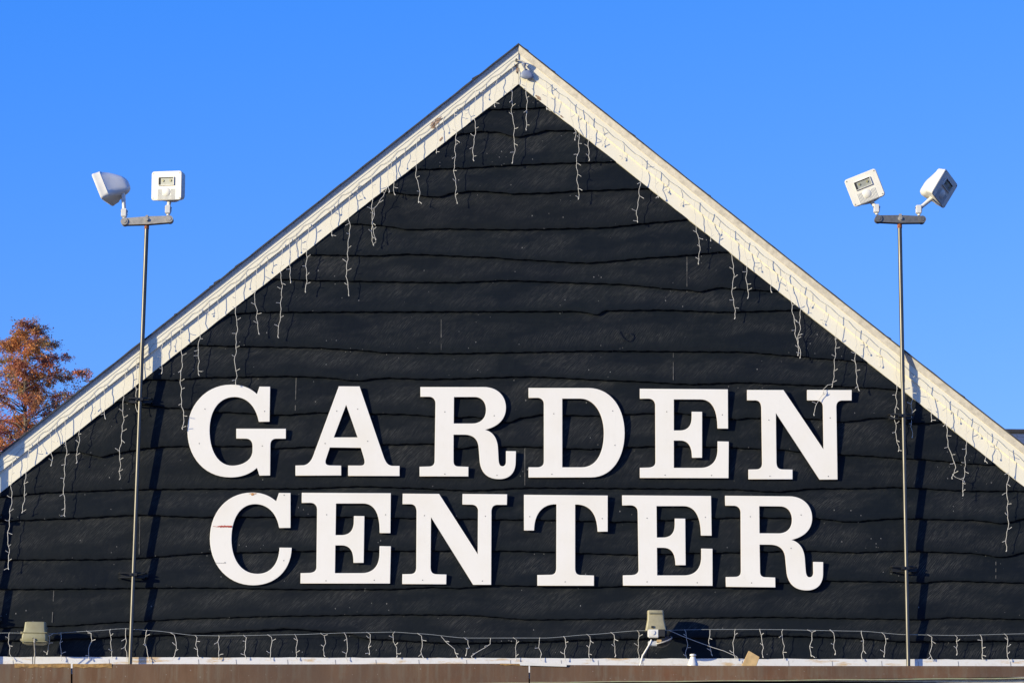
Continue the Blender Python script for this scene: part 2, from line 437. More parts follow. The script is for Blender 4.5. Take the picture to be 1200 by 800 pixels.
# roof
def rake_pt(x, off, y): return W(x, rake_top(x)+off, y)
def roof_slope(xa, xb, name):
    mb = MB(); n = 90
    rows = []
    for i in range(n+1):
        x = xa+(xb-xa)*i/n
        j = .35*math.sin(i*1.7)+.3*math.sin(i*4.1)
        p = rake_pt(x, 0+j*.5, -.068); q = rake_pt(x, 1.9, -.068)
        rows.append([(p.x, p.y, p.z), (p.x, DEPTH+.3, p.z), (q.x, DEPTH+.3, q.z), (q.x, q.y, q.z)])
    for i in range(n):
        a, b = rows[i], rows[i+1]
        mb.add(a+b, [(0, 1, 5, 4), (1, 2, 6, 5), (2, 3, 7, 6), (3, 0, 4, 7)])
    # lifted tabs at the verge
    rr = random.Random(5 if xa < 500 else 9)
    for _ in range(9):
        x = xa+(xb-xa)*rr.random()
        sgn = 1 if xb > AX+5 else -1
        t = 3+rr.random()*6
        p0 = rake_pt(x, 0, -.069); p1 = rake_pt(x+t, -1.2 if sgn < 0 else -1.0, -.069)
        if sgn < 0: p0 = rake_pt(x, -1.1-rr.random()*.8, -.069); p1 = rake_pt(x+t, -.2, -.069)
        for a_, b_ in ((p0, p1),):
            a2 = a_.copy(); b2 = b_.copy(); dz = Vector((0, 0, -.012))
            bk = Vector((0, .25, 0))
            mb.add([a_, b_, b_+bk, a_+bk, a_+dz, b_+dz, b_+bk+dz, a_+bk+dz], [(0, 1, 2, 3), (7, 6, 5, 4), (0, 4, 5, 1), (1, 5, 6, 2), (3, 2, 6, 7), (0, 3, 7, 4)])
    return mb.build(name, M['roof'], bld)
roof_slope(XL-10, AX, 'roof'); roof_slope(AX, XR+10, 'roof')

def rake_board(xa, xb, o0, o1, yf, yb, name, mat, yf_top=None, jit=0, bottom_fn=None, extra=None):
    """board along the rake between vertical offsets o0..o1 below the roof line"""
    mb = MB(); n = 120; rows = []
    rr = random.Random(int(o0*10+xa))
    for i in range(n+1):
        x = xa+(xb-xa)*i/n
        j = rr.uniform(-jit, jit)
        yt = yf if yf_top is None else yf_top
        p = W(x, rake_top(x)+o0, yt)
        by = (rake_bot(x) if bottom_fn else rake_top(x)+o1)+j
        q = W(x, by, yf)
        rows.append([tuple(p), tuple(q), (q.x, yb, q.z), (p.x, yb, p.z)])
    for i in range(n):
        a, b = rows[i], rows[i+1]
        mb.add(a+b, [(0, 1, 5, 4), (1, 2, 6, 5), (2, 3, 7, 6), (3, 0, 4, 7)])
    mb.add(rows[0], [(0, 1, 2, 3)]); mb.add(rows[-1], [(3, 2, 1, 0)])
    if extra: extra(mb)
    return mb.build(name, [mat, M['peel'], M['dark']], bld)
def blob(mb, cx, cy, rx, ry, y, seed, ang=0, mi=1):
    rr = random.Random(seed); n = 18; pts = []
    for k in range(n):
        a = 2*math.pi*k/n; f = rr.uniform(.6, 1.2)
        dx, dy = math.cos(a)*rx*f, math.sin(a)*ry*f
        pts.append(W(cx+dx*math.cos(ang)-dy*math.sin(ang), cy+dx*math.sin(ang)+dy*math.cos(ang), y))
    c = W(cx, cy, y)
    mb.add([c]+pts, [(0, 1+(k+1) % n, 1+k) for k in range(n)], mi)
YLOW, YUP = -.027, -.045
YUPR = -.037
def ex_up_l(mb):
    blob(mb, 511, 143, 9, 3.2, YUP-.0015, 1, -.7); blob(mb, 508, 148, 4, 2.4, YUP-.0015, 2, -.7)
    blob(mb, 605.2, 71, 1.4, 2.6, YUP-.0015, 3, 0, 2)
def ex_low_l(mb):
    blob(mb, 517, 163, 3.2, 1.4, YLOW-.0015, 4, -.7); blob(mb, 606, 82, 1.6, 4.5, YLOW-.0015, 6, 0); blob(mb, 606.2, 85, .7, 2, YLOW-.0022, 8, 0, 2)
    blob(mb, 604.5, 76, 1.6, 2.5, YLOW-.0015, 61, 0, 1)
def ex_low_r(mb):
    blob(mb, 631, 114.5, 4.2, 1.8, YLOW-.0015, 5, .67); blob(mb, 658, 136.5, 3, .9, YLOW-.0015, 7, .67)
rake_board(XL, AX-.15, 21, 47, YLOW, 0, 'bargeboard', M['cream'], jit=.35, bottom_fn=True, extra=ex_low_l)
rake_board(AX+.15, XR, 27, 50, YLOW, 0, 'bargeboard', M['cream'], jit=.25, bottom_fn=True, extra=ex_low_r)
rake_board(XL, AX-.1, 7.6, 22.5, YUP, -.002, 'upper_bargeboard', M['cream'], jit=.12, extra=ex_up_l)
rake_board(AX+.1, XR, 11.6, 28.5, YUPR, -.002, 'upper_bargeboard', M['cream'], jit=.12)
rake_board(XL, AX-.1, 9.6, 12.2, YUP-.0025, YUP+.002, 'rake_bead', M['cream'], jit=.1)
rake_board(XL, AX-.05, 1.6, 7.8, -.046, -.01, 'roof_edge_trim', M['trim'], yf_top=-.051)
rake_board(AX+.05, XR, 1.6, 12.0, -.042, -.01, 'roof_edge_trim', M['trim'], yf_top=-.064)

# canopy: roof sheet, flashing strip, brown fascia panels
cz = ZC-.02
cb = MB(); cb.box(((xl+xr)/2, GUT_Y/2, cz-.05), (xr-xl, -GUT_Y-.03, .04)); cb.build('canopy_roof', M['trim'], bld)
sb = MB(); n = 150; prev = None
rr = random.Random(12)
for i in range(n+1):
    x = XL+(XR-XL)*i/n
    top = 769+(x/1200)*3.2+rr.uniform(-.35, .35)
    p = W(x, top, -.040)
    row = [(p.x, 0, p.z), tuple(p), (p.x, p.y, cz-.03)]
    if prev: sb.add(prev+row, [(0, 1, 4, 3), (1, 2, 5, 4)], 0)
    prev = row
sb.build('wall_flashing', M['strip'], bld)
# thin seams on the flashing, a few pixels apart
sm = MB()
for x in list(range(-300, 1500, 53)):
    xx = x+rr.uniform(-9, 9); t = 771.3+xx/1200*3.2
    p = W(xx, t, -.0415); q = W(xx+.8, t+8, -.0415)
    sm = MB(); sm.add([p, (p.x+.0028, p.y, p.z), (q.x+.0028, q.y, q.z), q], [(0, 3, 2, 1)])
    sm.build('flashing_seam', M['screw'], bld)
def fascia(xa, xb, ya0, ya1, yb0, yb1, name='canopy_fascia'):
    mb = MB(); n = 24; prev = None
    for i in range(n+1):
        t = i/n; x = xa+(xb-xa)*t
        yt = ya0+(ya1-ya0)*t+.25*math.sin(t*9+xa); yb_ = yb0+(yb1-yb0)*t
        P = [W(x, yt, GUT_Y+.05), W(x, yt, GUT_Y), W(x, yt+3.5, GUT_Y-.006), W(x, yt+(yb_-yt)*.6, GUT_Y-.004), W(x, yb_-1.5, GUT_Y-.016), W(x, yb_, GUT_Y-.016), W(x, yb_, GUT_Y+.05)]
        row = [tuple(p) for p in P]
        if prev:
            k = len(row); mb.add(prev+row, [(j, j+1, k+j+1, k+j) for j in range(k-1)])
        prev = row
    return mb.build(name, M['gutter'], bld, smooth=True)
def drip(xa, xb, y0, y1):
    mb = MB(); n = 40; prev = None
    for i in range(n+1):
        t = i/n; x = xa+(xb-xa)*t; y = y0+(y1-y0)*t+.25*math.sin(x*.05)
        P = [W(x, y-.2, GUT_Y-.014), W(x, y, GUT_Y-.024), W(x, y+1.1, GUT_Y-.022), W(x, y+1.4, GUT_Y+.02)]
        row = [tuple(p) for p in P]
        if prev: mb.add(prev+row, [(j, j+1, 5+j, 4+j) for j in range(3)])
        prev = row
    mb.build('drip_edge', M['moss'], bld)
fascia(XL, 83, 777.4, 777.6, 804, 804); fascia(85, 619.5, 777.8, 777.2, 804, 799.5); fascia(621, XR, 778.6, 781, 799, 789)
drip(85, 619.5, 803.5, 799.3); drip(621, 900, 798.6, 796.2); drip(900, XR, 796.2, 790.5)
pl = MB()
pb = W(600, 800, GUT_Y); pl.box(((xl+xr)/2, GUT_Y+.10, ZC-.30), (xr-xl, .06, .5)); pl.build('soffit_beam', M['dark'], bld)
for (a, b) in ((17, 83), (85.5, 131), (586, 619)):
    lp = MB(); n = 14; prev = None
    for i in range(n+1):
        x = a+(b-a)*i/n; yb_ = 781.6+.6*math.sin(x*.4)
        if a > 500: yb_ = 778.8+.4*math.sin(x*.5)
        row = [tuple(W(x, 777.1-.3*math.sin(x*.11), GUT_Y-.006)), tuple(W(x, yb_, GUT_Y-.0085))]
        if prev: lp.add(prev+row, [(0, 1, 3, 2)])
        prev = row
    lp.build('stained_lip', M['ochre'], bld)

# neighbouring roof behind on the right
nb = empty('neighbour_building', (0, 0, 0), 'blue slate roof of the neighbouring building peeking out past the right eave', 'building')
nbY = 13.0
p = W(1182, 506.8, nbY); 
rb = MB(); x0, x1 = p.x-3.2, p.x+9
rz = p.z
rb.add([(x0, nbY, rz), (x1, nbY, rz), (x1, nbY-2.6, rz-1.7), (x0, nbY-2.6, rz-1.7), (x0, nbY+2.6, rz-1.7), (x1, nbY+2.6, rz-1.7)], [(0, 3, 2, 1), (0, 1, 5, 4)])
rb.build('roof', M['roof2'], nb)
rc = MB(); rc.tube([(x0, nbY, rz+.01), (x1, nbY, rz+.01)], .035, 8); rc.build('ridge_cap', M['roof'], nb)
wb = MB(); wb.add([(x0+.1, nbY-2.3, 0), (x1-.1, nbY-2.3, 0), (x1-.1, nbY+2.3, 0), (x0+.1, nbY+2.3, 0), (x0+.1, nbY-2.3, rz-1.6), (x1-.1, nbY-2.3, rz-1.6), (x1-.1, nbY+2.3, rz-1.6), (x0+.1, nbY+2.3, rz-1.6), (x0+.1, nbY, rz-.03), (x1-.1, nbY, rz-.03)],
    [(0, 1, 5, 4), (2, 3, 7, 6), (3, 0, 4, 8, 7), (1, 2, 6, 9, 5)])
wb.build('wall', M['plaster'], nb)

# ------------------------------------------------------------------ autumn tree behind the left slope
def autumn_tree():
    TY = 18.0
    top = W(33, 379, TY); base = W(35, 560, TY)
    root = empty('autumn_tree', (base.x, TY, 0), 'tree with feathery orange and rust brown autumn leaves standing behind the left roof slope', 'tree')
    H = top.z; cx = base.x
    tr = MB(); pts = []
    for i in range(24):
        t = i/23; pts.append((cx+.04*math.sin(t*11)+(top.x-cx)*t, TY+.05*math.cos(t*8), H*t))
    tr.tube(pts, [.11*(1-i/23)+.008 for i in range(24)], 10); tr.build('trunk', M['bark'], root, smooth=True)
    rr = random.Random(21); br = MB(); V = []; Fc = []; C = []
    pal = [(.60, .235, .065), (.50, .165, .06), (.58, .27, .085), (.38, .16, .07), (.38, .25, .09), (.56, .19, .11), (.46, .15, .08)]
    def leaf(p, col, s):
        a = Vector((rr.gauss(0, 1), rr.gauss(0, 1), rr.gauss(0, 1)-.3)).normalized()
        b = a.cross(Vector((rr.gauss(0, 1), rr.gauss(0, 1), rr.gauss(0, 1)))).normalized()
        k = len(V); V.extend([tuple(p-b*s*.35), tuple(p+a*s), tuple(p+b*s*.35), tuple(p-a*s*.8)]); Fc.append((k, k+1, k+2, k+3)); C.append(col)
    def env(d):            # crown radius at a depth d below the top
        return .10+.86*min(d, 1.0)**.8+.46*max(0, min(d-1.0, 4.2))**.85
    zb = H
    n = 0
    while zb > H*.22:
        d = H-zb
        zb -= .040+.016*d+rr.random()*.02
        for _ in range(3):
            az = rr.uniform(0, 2*math.pi); Lb = env(d)*rr.uniform(.55, 1.12)
            start = Vector((cx+(top.x-cx)*(zb/H), TY, zb)); dirh = Vector((math.cos(az), math.sin(az), 0))
            rise = rr.uniform(.35, .75)
            P = [start+dirh*(Lb*t)+Vector((0, 0, Lb*rise*t-.35*Lb*t*t)) for t in (0, .25, .5, .75, 1)]
            P = [q+Vector((rr.gauss(0, .018), rr.gauss(0, .018), rr.gauss(0, .018)))*(i > 0) for i, q in enumerate(P)]
            rb_ = .0025+.006*Lb
            br.tube(P, [rb_, rb_*.8, rb_*.6, rb_*.4, rb_*.2], 4, cap=False)
            tone = rr.choice(pal); dens = rr.choice((.5, 1, 1, 1.3))
            ns = int((4+17*Lb)*dens)
            for s_ in range(ns):
                t = rr.uniform(.18, 1)**.8; i = min(3, int(t*4)); q = P[i].lerp(P[i+1], t*4-i)
                dv = (dirh*rr.uniform(.2, 1)+Vector((rr.gauss(0, .7), rr.gauss(0, .7), rr.uniform(-.5, .7)))).normalized()
                tl = rr.uniform(.08, .26)*(1.1-.3*t)
                e = q+dv*tl+Vector((0, 0, -.02))
                br.tube([q, e], [.0028, .001], 3, cap=False)
                c0 = rr.choice((tone, tone, rr.choice(pal))); f = rr.uniform(.65, 1.3)
                for _l in range(int(20+14*tl/.2)):
                    u = rr.random(); lp_ = q.lerp(e, u)+Vector((rr.gauss(0, .026), rr.gauss(0, .026), rr.gauss(0, .022)-.012*u))
                    ff = f*rr.uniform(.75, 1.25)
                    leaf(lp_, (c0[0]*ff, c0[1]*ff, c0[2]*ff, 1), rr.uniform(.012, .027))
    br.build('limbs', M['bark'], root)
    me = bpy.data.meshes.new('crown'); me.from_pydata(V, [], Fc); me.materials.append(M['leaf'])
    ca = me.color_attributes.new('leafcol', 'FLOAT_COLOR', 'CORNER')
    buf = []
    for c in C: buf.extend(c*4)
    ca.data.foreach_set('color', buf)
    o = bpy.data.objects.new('crown', me); COL.objects.link(o); attach(o, root)
    print('leaves', len(Fc))
autumn_tree()

# ------------------------------------------------------------------ sign letters
def bez(cmds):
    pts = []; t = cmds.replace(',', ' ').split(); i = 0; cur = None; mode = None
    while i < len(t):
        if t[i] in 'MLC': mode = t[i]; i += 1; continue
        if mode in 'ML': cur = (float(t[i]), float(t[i+1])); pts.append(cur); i += 2
        else:
            a, b, c = [(float(t[i+2*k]), float(t[i+2*k+1])) for k in range(3)]; i += 6
            for s_ in range(1, 15):
                u = s_/14; q = 1-u
                pts.append(tuple(q**3*cur[k]+3*q*q*u*a[k]+3*q*u*u*b[k]+u**3*c[k] for k in (0, 1)))
            cur = c
    return pts
GL = {
 'G': (210, 440, ['M 682 82 L 602 82 L 583 138 C 535 90 470 67 390 67 C 200 67 62 220 62 415 C 62 615 195 762 385 762 C 465 762 535 737 583 690 L 602 748 L 682 748 L 684 520 C 684 490 700 472 730 472 L 800 472 L 800 397 L 428 397 L 428 470 L 500 472 C 530 472 548 490 550 525 L 550 560 C 550 630 480 672 400 674 C 290 674 228 560 228 410 C 228 260 300 160 415 160 C 510 160 575 230 597 345 L 678 345']),
 'A': (335, 440, ['M 397 80 L 553 80 L 735 610 C 750 650 765 673 800 675 L 853 675 L 853 752 L 467 750 L 467 673 L 560 673 C 590 673 597 655 585 615 L 562 540 L 330 538 L 303 620 C 290 655 300 670 330 672 L 415 673 L 415 748 L 72 748 L 72 673 L 130 671 C 165 668 190 640 205 600', 'M 452 218 L 538 462 L 360 462']),
 'R': (475, 440, ['M 113 85 L 590 85 C 690 85 755 150 755 240 C 755 330 690 385 598 405 C 660 420 690 470 695 540 L 700 630 C 702 665 712 678 728 678 C 745 678 755 665 755 640 L 755 565 L 830 565 L 828 650 C 826 730 780 775 705 775 C 610 775 562 720 557 630 L 550 540 C 546 475 510 442 440 442 L 362 442 L 362 640 C 362 668 375 680 400 680 L 473 682 L 473 755 L 107 753 L 107 682 L 175 680 C 205 680 220 665 220 635 L 226 210 C 226 180 210 160 180 158 L 113 157', 'M 365 160 L 520 160 C 575 160 605 200 605 255 C 605 315 570 358 500 358 L 363 358']),
 'D': (605, 440, ['M 92 92 L 540 92 C 710 92 813 240 813 430 C 813 620 715 762 560 762 L 92 762 L 92 686 L 160 686 C 192 684 207 668 207 640 L 207 215 C 207 185 190 168 160 166 L 92 166', 'M 345 172 L 480 172 C 590 172 657 290 657 430 C 657 580 600 686 490 686 L 345 686']),
 'E': (735, 440, ['M 95 98 L 755 102 L 757 397 L 677 395 C 677 260 640 178 550 178 L 350 178 L 350 410 L 400 410 C 450 408 484 380 484 310 L 484 270 L 562 270 L 562 615 L 486 614 C 486 530 460 488 400 486 L 350 486 L 350 690 L 550 690 C 630 690 678 640 678 550 L 678 492 L 762 493 L 760 768 L 95 765 L 95 690 L 160 688 C 195 686 212 672 212 645 L 210 225 C 210 190 190 172 155 172 L 95 172']),
 'N': (865, 440, ['M 67 107 L 340 107 L 640 552 L 636 230 C 634 205 620 188 590 186 L 517 184 L 517 107 L 852 107 L 852 186 L 780 186 C 750 188 737 205 737 235 L 746 778 L 610 778 L 283 280 L 288 650 C 290 685 300 700 335 702 L 408 703 L 408 776 L 77 775 L 77 703 L 140 701 C 165 700 180 685 180 655 L 174 240 C 172 205 160 187 130 185 L 67 184']),
 'C': (235, 565, ['M 675 78 L 588 78 L 567 140 C 520 98 460 75 388 75 C 200 75 70 220 70 420 C 70 625 210 770 395 770 C 560 770 680 660 684 488 L 592 488 C 590 600 530 684 428 684 C 300 684 232 570 232 425 C 232 265 300 162 410 162 C 500 162 570 225 590 340 L 675 340']),
 'T': (600, 565, ['M 90 92 L 718 97 L 718 368 L 642 368 C 638 240 590 165 480 165 L 474 165 L 474 640 C 474 675 485 692 515 693 L 615 696 L 615 774 L 190 772 L 190 693 L 290 691 C 320 690 332 672 332 640 L 333 163 C 240 160 168 220 166 360 L 90 358']),
}
def px_of(ch, p): ox, oy, _ = GL[ch]; return (ox+p[0]/6.4, oy+p[1]/6.4)
def affine(src, dst):
    (a, b, c), (A_, B_, C_) = src, dst
    u = (b[0]-a[0], b[1]-a[1]); v = (c[0]-a[0], c[1]-a[1]); det = u[0]*v[1]-u[1]*v[0]
    def f(p):
        d = (p[0]-a[0], p[1]-a[1]); s_ = (d[0]*v[1]-d[1]*v[0])/det; t = (u[0]*d[1]-u[1]*d[0])/det
        return (A_[0]+s_*(B_[0]-A_[0])+t*(C_[0]-A_[0]), A_[1]+s_*(B_[1]-A_[1])+t*(C_[1]-A_[1]))
    return f
YF = -.043; TH = .016
def letter(ch, fn, label, screws, seed):
    loops = []
    for c in GL[ch][2]:
        loops.append([W(*(fn(px_of(ch, p)) if fn else px_of(ch, p)), YF) for p in bez(c)])
    cx = sum(p.x for p in loops[0])/len(loops[0]); zz = min(p.z for p in loops[0])
    cu = bpy.data.curves.new('c', 'CURVE'); cu.dimensions = '2D'; cu.fill_mode = 'BOTH'
    cu.extrude = TH/2-.0012; cu.bevel_depth = .0012; cu.bevel_resolution = 1; cu.offset = -.0012
    for lp_ in loops:
        sp = cu.splines.new('POLY'); sp.points.add(len(lp_)-1); sp.use_cyclic_u = True
        for k, p in enumerate(lp_): sp.points[k].co = (p.x-cx, p.z-zz, 0, 1)
    tmp = bpy.data.objects.new('tmp', cu); COL.objects.link(tmp)
    dg = bpy.context.evaluated_depsgraph_get(); dg.update()
    me = bpy.data.meshes.new_from_object(tmp.evaluated_get(dg)); bpy.data.objects.remove(tmp)
    for v in me.vertices: v.co = Vector((v.co.x, -v.co.z, v.co.y))
    me.materials.clear(); me.materials.append(M['letter']); me.materials.append(M['letter_edge'])
    me.name = 'sign_letter'
    bm = bmesh.new(); bm.from_mesh(me); bmesh.ops.remove_doubles(bm, verts=bm.verts, dist=1e-5); bmesh.ops.recalc_face_normals(bm, faces=bm.faces)
    for f in bm.faces: f.material_index = 1 if abs(f.normal.y) < .3 else 0
    bm.to_mesh(me); bm.free()
    o = bpy.data.objects.new('sign_letter', me); COL.objects.link(o)
    o.location = (cx, YF+TH/2, zz)
    tag(o, label, 'sign letter', 'white letters of the wall sign')
    inv = Matrix.Translation(o.location).inverted()
    rr = random.Random(seed)
    for (sx, sy) in screws:
        s_ = MB(); p = W(sx, sy, YF); s_.tube([(p.x, YF-.0015, p.z), (p.x, YF+.002, p.z)], .0038, 8)
        q = s_.build('screw', M['screw']); q.parent = o; q.matrix_parent_inverse = inv
    return o, inv
def S4(ox, oy, pts): return [(ox+a/4, oy+b/4) for a, b in pts]
def S6(ox, oy, pts): return [(ox+a/6.4, oy+b/6.4) for a, b in pts]
letter('G', None, 'white letter G that opens the upper word GARDEN', S6(210, 440, [(193, 250), (640, 267), (150, 508), (623, 527)]), 1)
letter('A', None, 'white letter A, second in the upper word GARDEN', S6(335, 440, [(381, 265), (538, 250), (294, 508), (613, 491)]), 2)
letter('R', None, 'white letter R in the middle of the upper word GARDEN', S6(475, 440, [(296, 271), (666, 300), (296, 737), (687, 746)]), 3)
letter('D', None, 'white letter D, fourth in the upper word GARDEN', S6(605, 440, [(281, 285), (723, 264), (740, 521), (267, 738)]), 4)
letter('E', None, 'white letter E in the upper word GARDEN, between D and N', S6(735, 440, [(296, 270), (713, 293), (284, 745), (632, 747)]), 5)
letter('N', None, 'white letter N that ends the upper word GARDEN', S6(865, 440, [(230, 333), (690, 316), (238, 753), (676, 754)]), 6)
c_o, c_inv = letter('C', None, 'white letter C with red crack and rust stain, first of the lower word CENTER', S6(235, 565, [(388, 95), (627, 95), (624, 585), (183, 600)]), 7)
fE = lambda a, b, c: affine([(749.8, 455.3), (853, 456), (749.8, 559.5)], [a, b, c])
letter('E', fE((353.7, 577), (458, 577.5), (352, 683)), 'white letter E in the lower word CENTER, between C and N', S4(230, 560, [(611, 171), (887, 171), (608, 480), (834, 477)]), 8)
letter('N', affine([(875.5, 456.7), (998.1, 456.7), (877, 561.1)], [(472, 578), (594.3, 578.7), (471.3, 683.7)]), 'white letter N in the lower word CENTER', S4(470, 560, [(109, 175), (395, 178), (101, 477), (381, 481)]), 9)
letter('T', None, 'white letter T, the only T of the sign', S4(470, 560, [(603, 180), (943, 189), (769, 485)]), 10)
letter('E', fE((729, 580), (833.3, 580.7), (730, 685.5)), 'white letter E in the lower word CENTER, between T and R', S4(720, 560, [(153, 187), (426, 183), (153, 485), (388, 489)]), 11)
letter('R', affine([(492.7, 453.3), (604.7, 528.3), (491.7, 557.7)], [(849.7, 580.5), (964.7, 658), (850.7, 687)]), 'white letter R that ends the lower word CENTER', S4(720, 560, [(637, 180), (875, 172), (828, 328), (643, 490)]), 12)
# crack, rust on the lower C
cr = MB(); rr = random.Random(4)
x = 249.5
while x < 272:
    dx = rr.uniform(.8, 2.2); h = .55+.7*rr.random() if x > 254 else .25; y0 = 616.5+rr.uniform(-.3, .4)
    cr.add([W(x, y0-h, YF-.0018), W(min(x+dx, 272), y0-h*.8, YF-.0018), W(min(x+dx, 272), y0+h*.8, YF-.0018), W(x, y0+h, YF-.0018)], [(0, 3, 2, 1)]); x += dx
cr2 = cr.build('rust_crack', M['redrust']); cr2.parent = c_o; cr2.matrix_parent_inverse = c_inv
cr = MB(); x = 252.5
while x < 265:
    cr.add([W(x, 659.1, YF-.0018), W(x+1.6, 659.0, YF-.0018), W(x+1.6, 659.5, YF-.0018), W(x, 659.5, YF-.0018)], [(0, 3, 2, 1)]); x += 2.1
cr2 = cr.build('hairline_crack', M['screw']); cr2.parent = c_o; cr2.matrix_parent_inverse = c_inv
cr = MB(); blob(cr, 296, 578.0, 4.6, .8, YF-.0018, 11, 0, 0); blob(cr, 296, 579, 1.8, 1.6, YF-.0019, 12, 0, 0)
cr2 = cr.build('rust_stain', M['rustspot']); cr2.parent = c_o; cr2.matrix_parent_inverse = c_inv

# ------------------------------------------------------------------ floodlight head
def basis(n, v):
    n = Vector(n).normalized(); v = Vector(v); u = v.cross(n).normalized(); v = n.cross(u).normalized()
    return Matrix((u, -n, v)).transposed()               # local x=right, y=backwards, z=up
def rrect(w_, h_, r, y, n=5):
    pts = []
    for (sx, sz, a0) in ((1, 1, 0), (-1, 1, 90), (-1, -1, 180), (1, -1, 270)):
        for k in range(n):
            a = R(a0+90*k/(n-1)); pts.append(Vector((sx*(w_/2-r)+r*math.cos(a), y, sz*(h_/2-r)+r*math.sin(a))))
    return pts
def loft(mb, rings, mi=0, cap0=True, cap1=True):
    n = len(rings[0]); vs = [p for r_ in rings for p in r_]; fs = []
    for i in range(len(rings)-1):
        for k in range(n): fs.append((i*n+k, i*n+(k+1) % n, (i+1)*n+(k+1) % n, (i+1)*n+k))
    if cap0: fs.append(tuple(range(n)))
    if cap1: fs.append(tuple((len(rings)-1)*n+k for k in range(n-1, -1, -1)))
    mb.add(vs, fs, mi)
class XMB(MB):
    def __init__(s, rot, loc): super().__init__(); s.rot = rot; s.loc = Vector(loc)
    def build(s, name, mats, parent=None, smooth=False, bevel=0):
        s.v = [tuple(s.loc+s.rot @ Vector(v)) for v in s.v]
        return super().build(name, mats, parent, smooth, bevel)
FW, FH = .242, .210
def floodlight(root, centre, n, v, mount, lens_up=.032, part_label=None, arm_out=(0, 0), ds=.80):
    rot = basis(n, v)
    X = lambda: XMB(rot, centre)
    b = X()
    loft(b, [rrect(FW-.008, FH-.008, .018, 0), rrect(FW, FH, .02, .004), rrect(FW, FH, .02, .018), rrect(FW-.004, FH-.004, .02, .022), rrect(FW-.006, FH-.006, .03, .062), rrect(FW-.020, FH-.012, .04, .069),
             rrect(FW-.075, FH-.022, .05, .108), rrect(FW-.125, FH-.045, .05, .144), rrect(FW-.165, FH-.075, .037, .174), rrect(FW-.20, FH-.115, .02, .194), rrect(FW-.225, FH-.16, .008, .203)])
    for i_, q_ in enumerate(b.v):
        if q_[1] > .063:
            t_ = (q_[1]-.063)/.14; b.v[i_] = (q_[0], .063+(q_[1]-.063)*ds, q_[2]-.046*t_**1.2)
    head = b.build('floodlight', M['white'], root, smooth=True)
    if part_label: head['label'] = part_label
    # recessed-looking window with reflector, elements and raised frame
    q = X(); q.box((0, -.0012, lens_up), (.124, .002, .060)); attach(q.build('reflector', M['refl']), head)
    q = X()
    for (cx_, cz_, w_, h_) in ((0, lens_up+.029, .126, .003), (0, lens_up-.029, .126, .003), (-.0615, lens_up, .005, .055), (.0615, lens_up, .004, .055)):
        q.box((cx_, -.005, cz_), (w_, .010, h_))
    attach(q.build('lens_frame', M['white']), head)
    q = X(); q.box((-.052, -.0035, lens_up), (.011, .003, .05)); q.box((0, -.0032, lens_up+.024), (.112, .002, .004)); attach(q.build('lens_shade', M['dark']), head)
    for ex in (-.026, .034):
        q = X(); q.tube([(ex, -.002, lens_up+.004), (ex, -.008, lens_up+.004)], .0085, 12); attach(q.build('lamp_element', M['led']), head)
    # ribbed vents and sensor dome
    q = X()
    for k in range(15):
        xk = -.066+k*.0095
        z0, z1 = (-.100, -.025) if abs(xk) > .032 else (-.100, -.068)
        q.box((xk, -.0012, (z0+z1)/2), (.0035, .003, z1-z0))
    attach(q.build('vent_ribs', M['ribs']), head)
    q = X(); rings = []
    for (r_, y) in ((.033, 0.001), (.032, -.003), (.027, -.006), (.016, -.009), (.003, -.010)):
        rings.append([Vector((r_*math.cos(a*math.pi/10), y, -.045+r_*math.sin(a*math.pi/10))) for a in range(20)])
    loft(q, rings); attach(q.build('motion_sensor', M['white'], smooth=True), head)
    for sx in (-1, 1):
        for sz in (-1, 1):
            q = X(); q.tube([(sx*(FW/2-.016), -.002, sz*(FH/2-.016)), (sx*(FW/2-.016), .003, sz*(FH/2-.016))], .0042, 8); attach(q.build('screw', M['screw']), head)
    # hinge block: from the head's underside to the crossbar
    a0 = Vector(centre)+rot @ Vector((arm_out[0], arm_out[1] or .055, -FH/2+.012)); a1 = Vector(mount)
    j = MB(); mid = a1+Vector((0, 0, .045))
    j.tube([a0, a0.lerp(mid, .6), mid], [.017, .014, .013], 10)
    attach(j.build('hinge_arm', M['white'], smooth=True), head)
    k_ = MB(); k_.box(a1+Vector((-.002, 0, .040)), (.040, .042, .062)); k_.box(a1+Vector((.017, .004, .038)), (.010, .030, .032))
    attach(k_.build('hinge_block', M['white'], bevel=.006, smooth=True), head)
    k_ = MB(); k_.tube([a1+Vector((0, 0, .018)), a1+Vector((0, 0, -.004))], .011, 12); attach(k_.build('lock_nut', M['white']), head)
    k_ = MB(); c_ = a1+Vector((.024, -.004, .052)); k_.tube([c_+Vector((-.05, 0, 0)), c_], .006, 8); attach(k_.build('pivot_bolt', M['screw']), head)
    return head

def clamp(root, px, py, yw, w_l, w_r):
    c = W(px, py, yw); m_ = MB()
    k = .006
    m_.box((c.x, yw, c.z), (.052, .046, .020))
    for dz in (.014, -.018):
        m_.tube([(c.x-w_l*k, -.030, c.z+dz), (c.x-w_l*k*.9, yw+.02, c.z+dz), (c.x, yw+.015, c.z+dz), (c.x+w_r*k*.9, yw+.02, c.z+dz), (c.x+w_r*k, -.030, c.z+dz)], .0065, 6)
    m_.box((c.x, -.031, c.z), ((w_l+w_r)*k, .012, .020)); 
    m_.tube([(c.x-.012, yw-.030, c.z), (c.x-.012, yw+.01, c.z)], .006, 6)
    return m_.build('wall_clamp', M['black'], root)

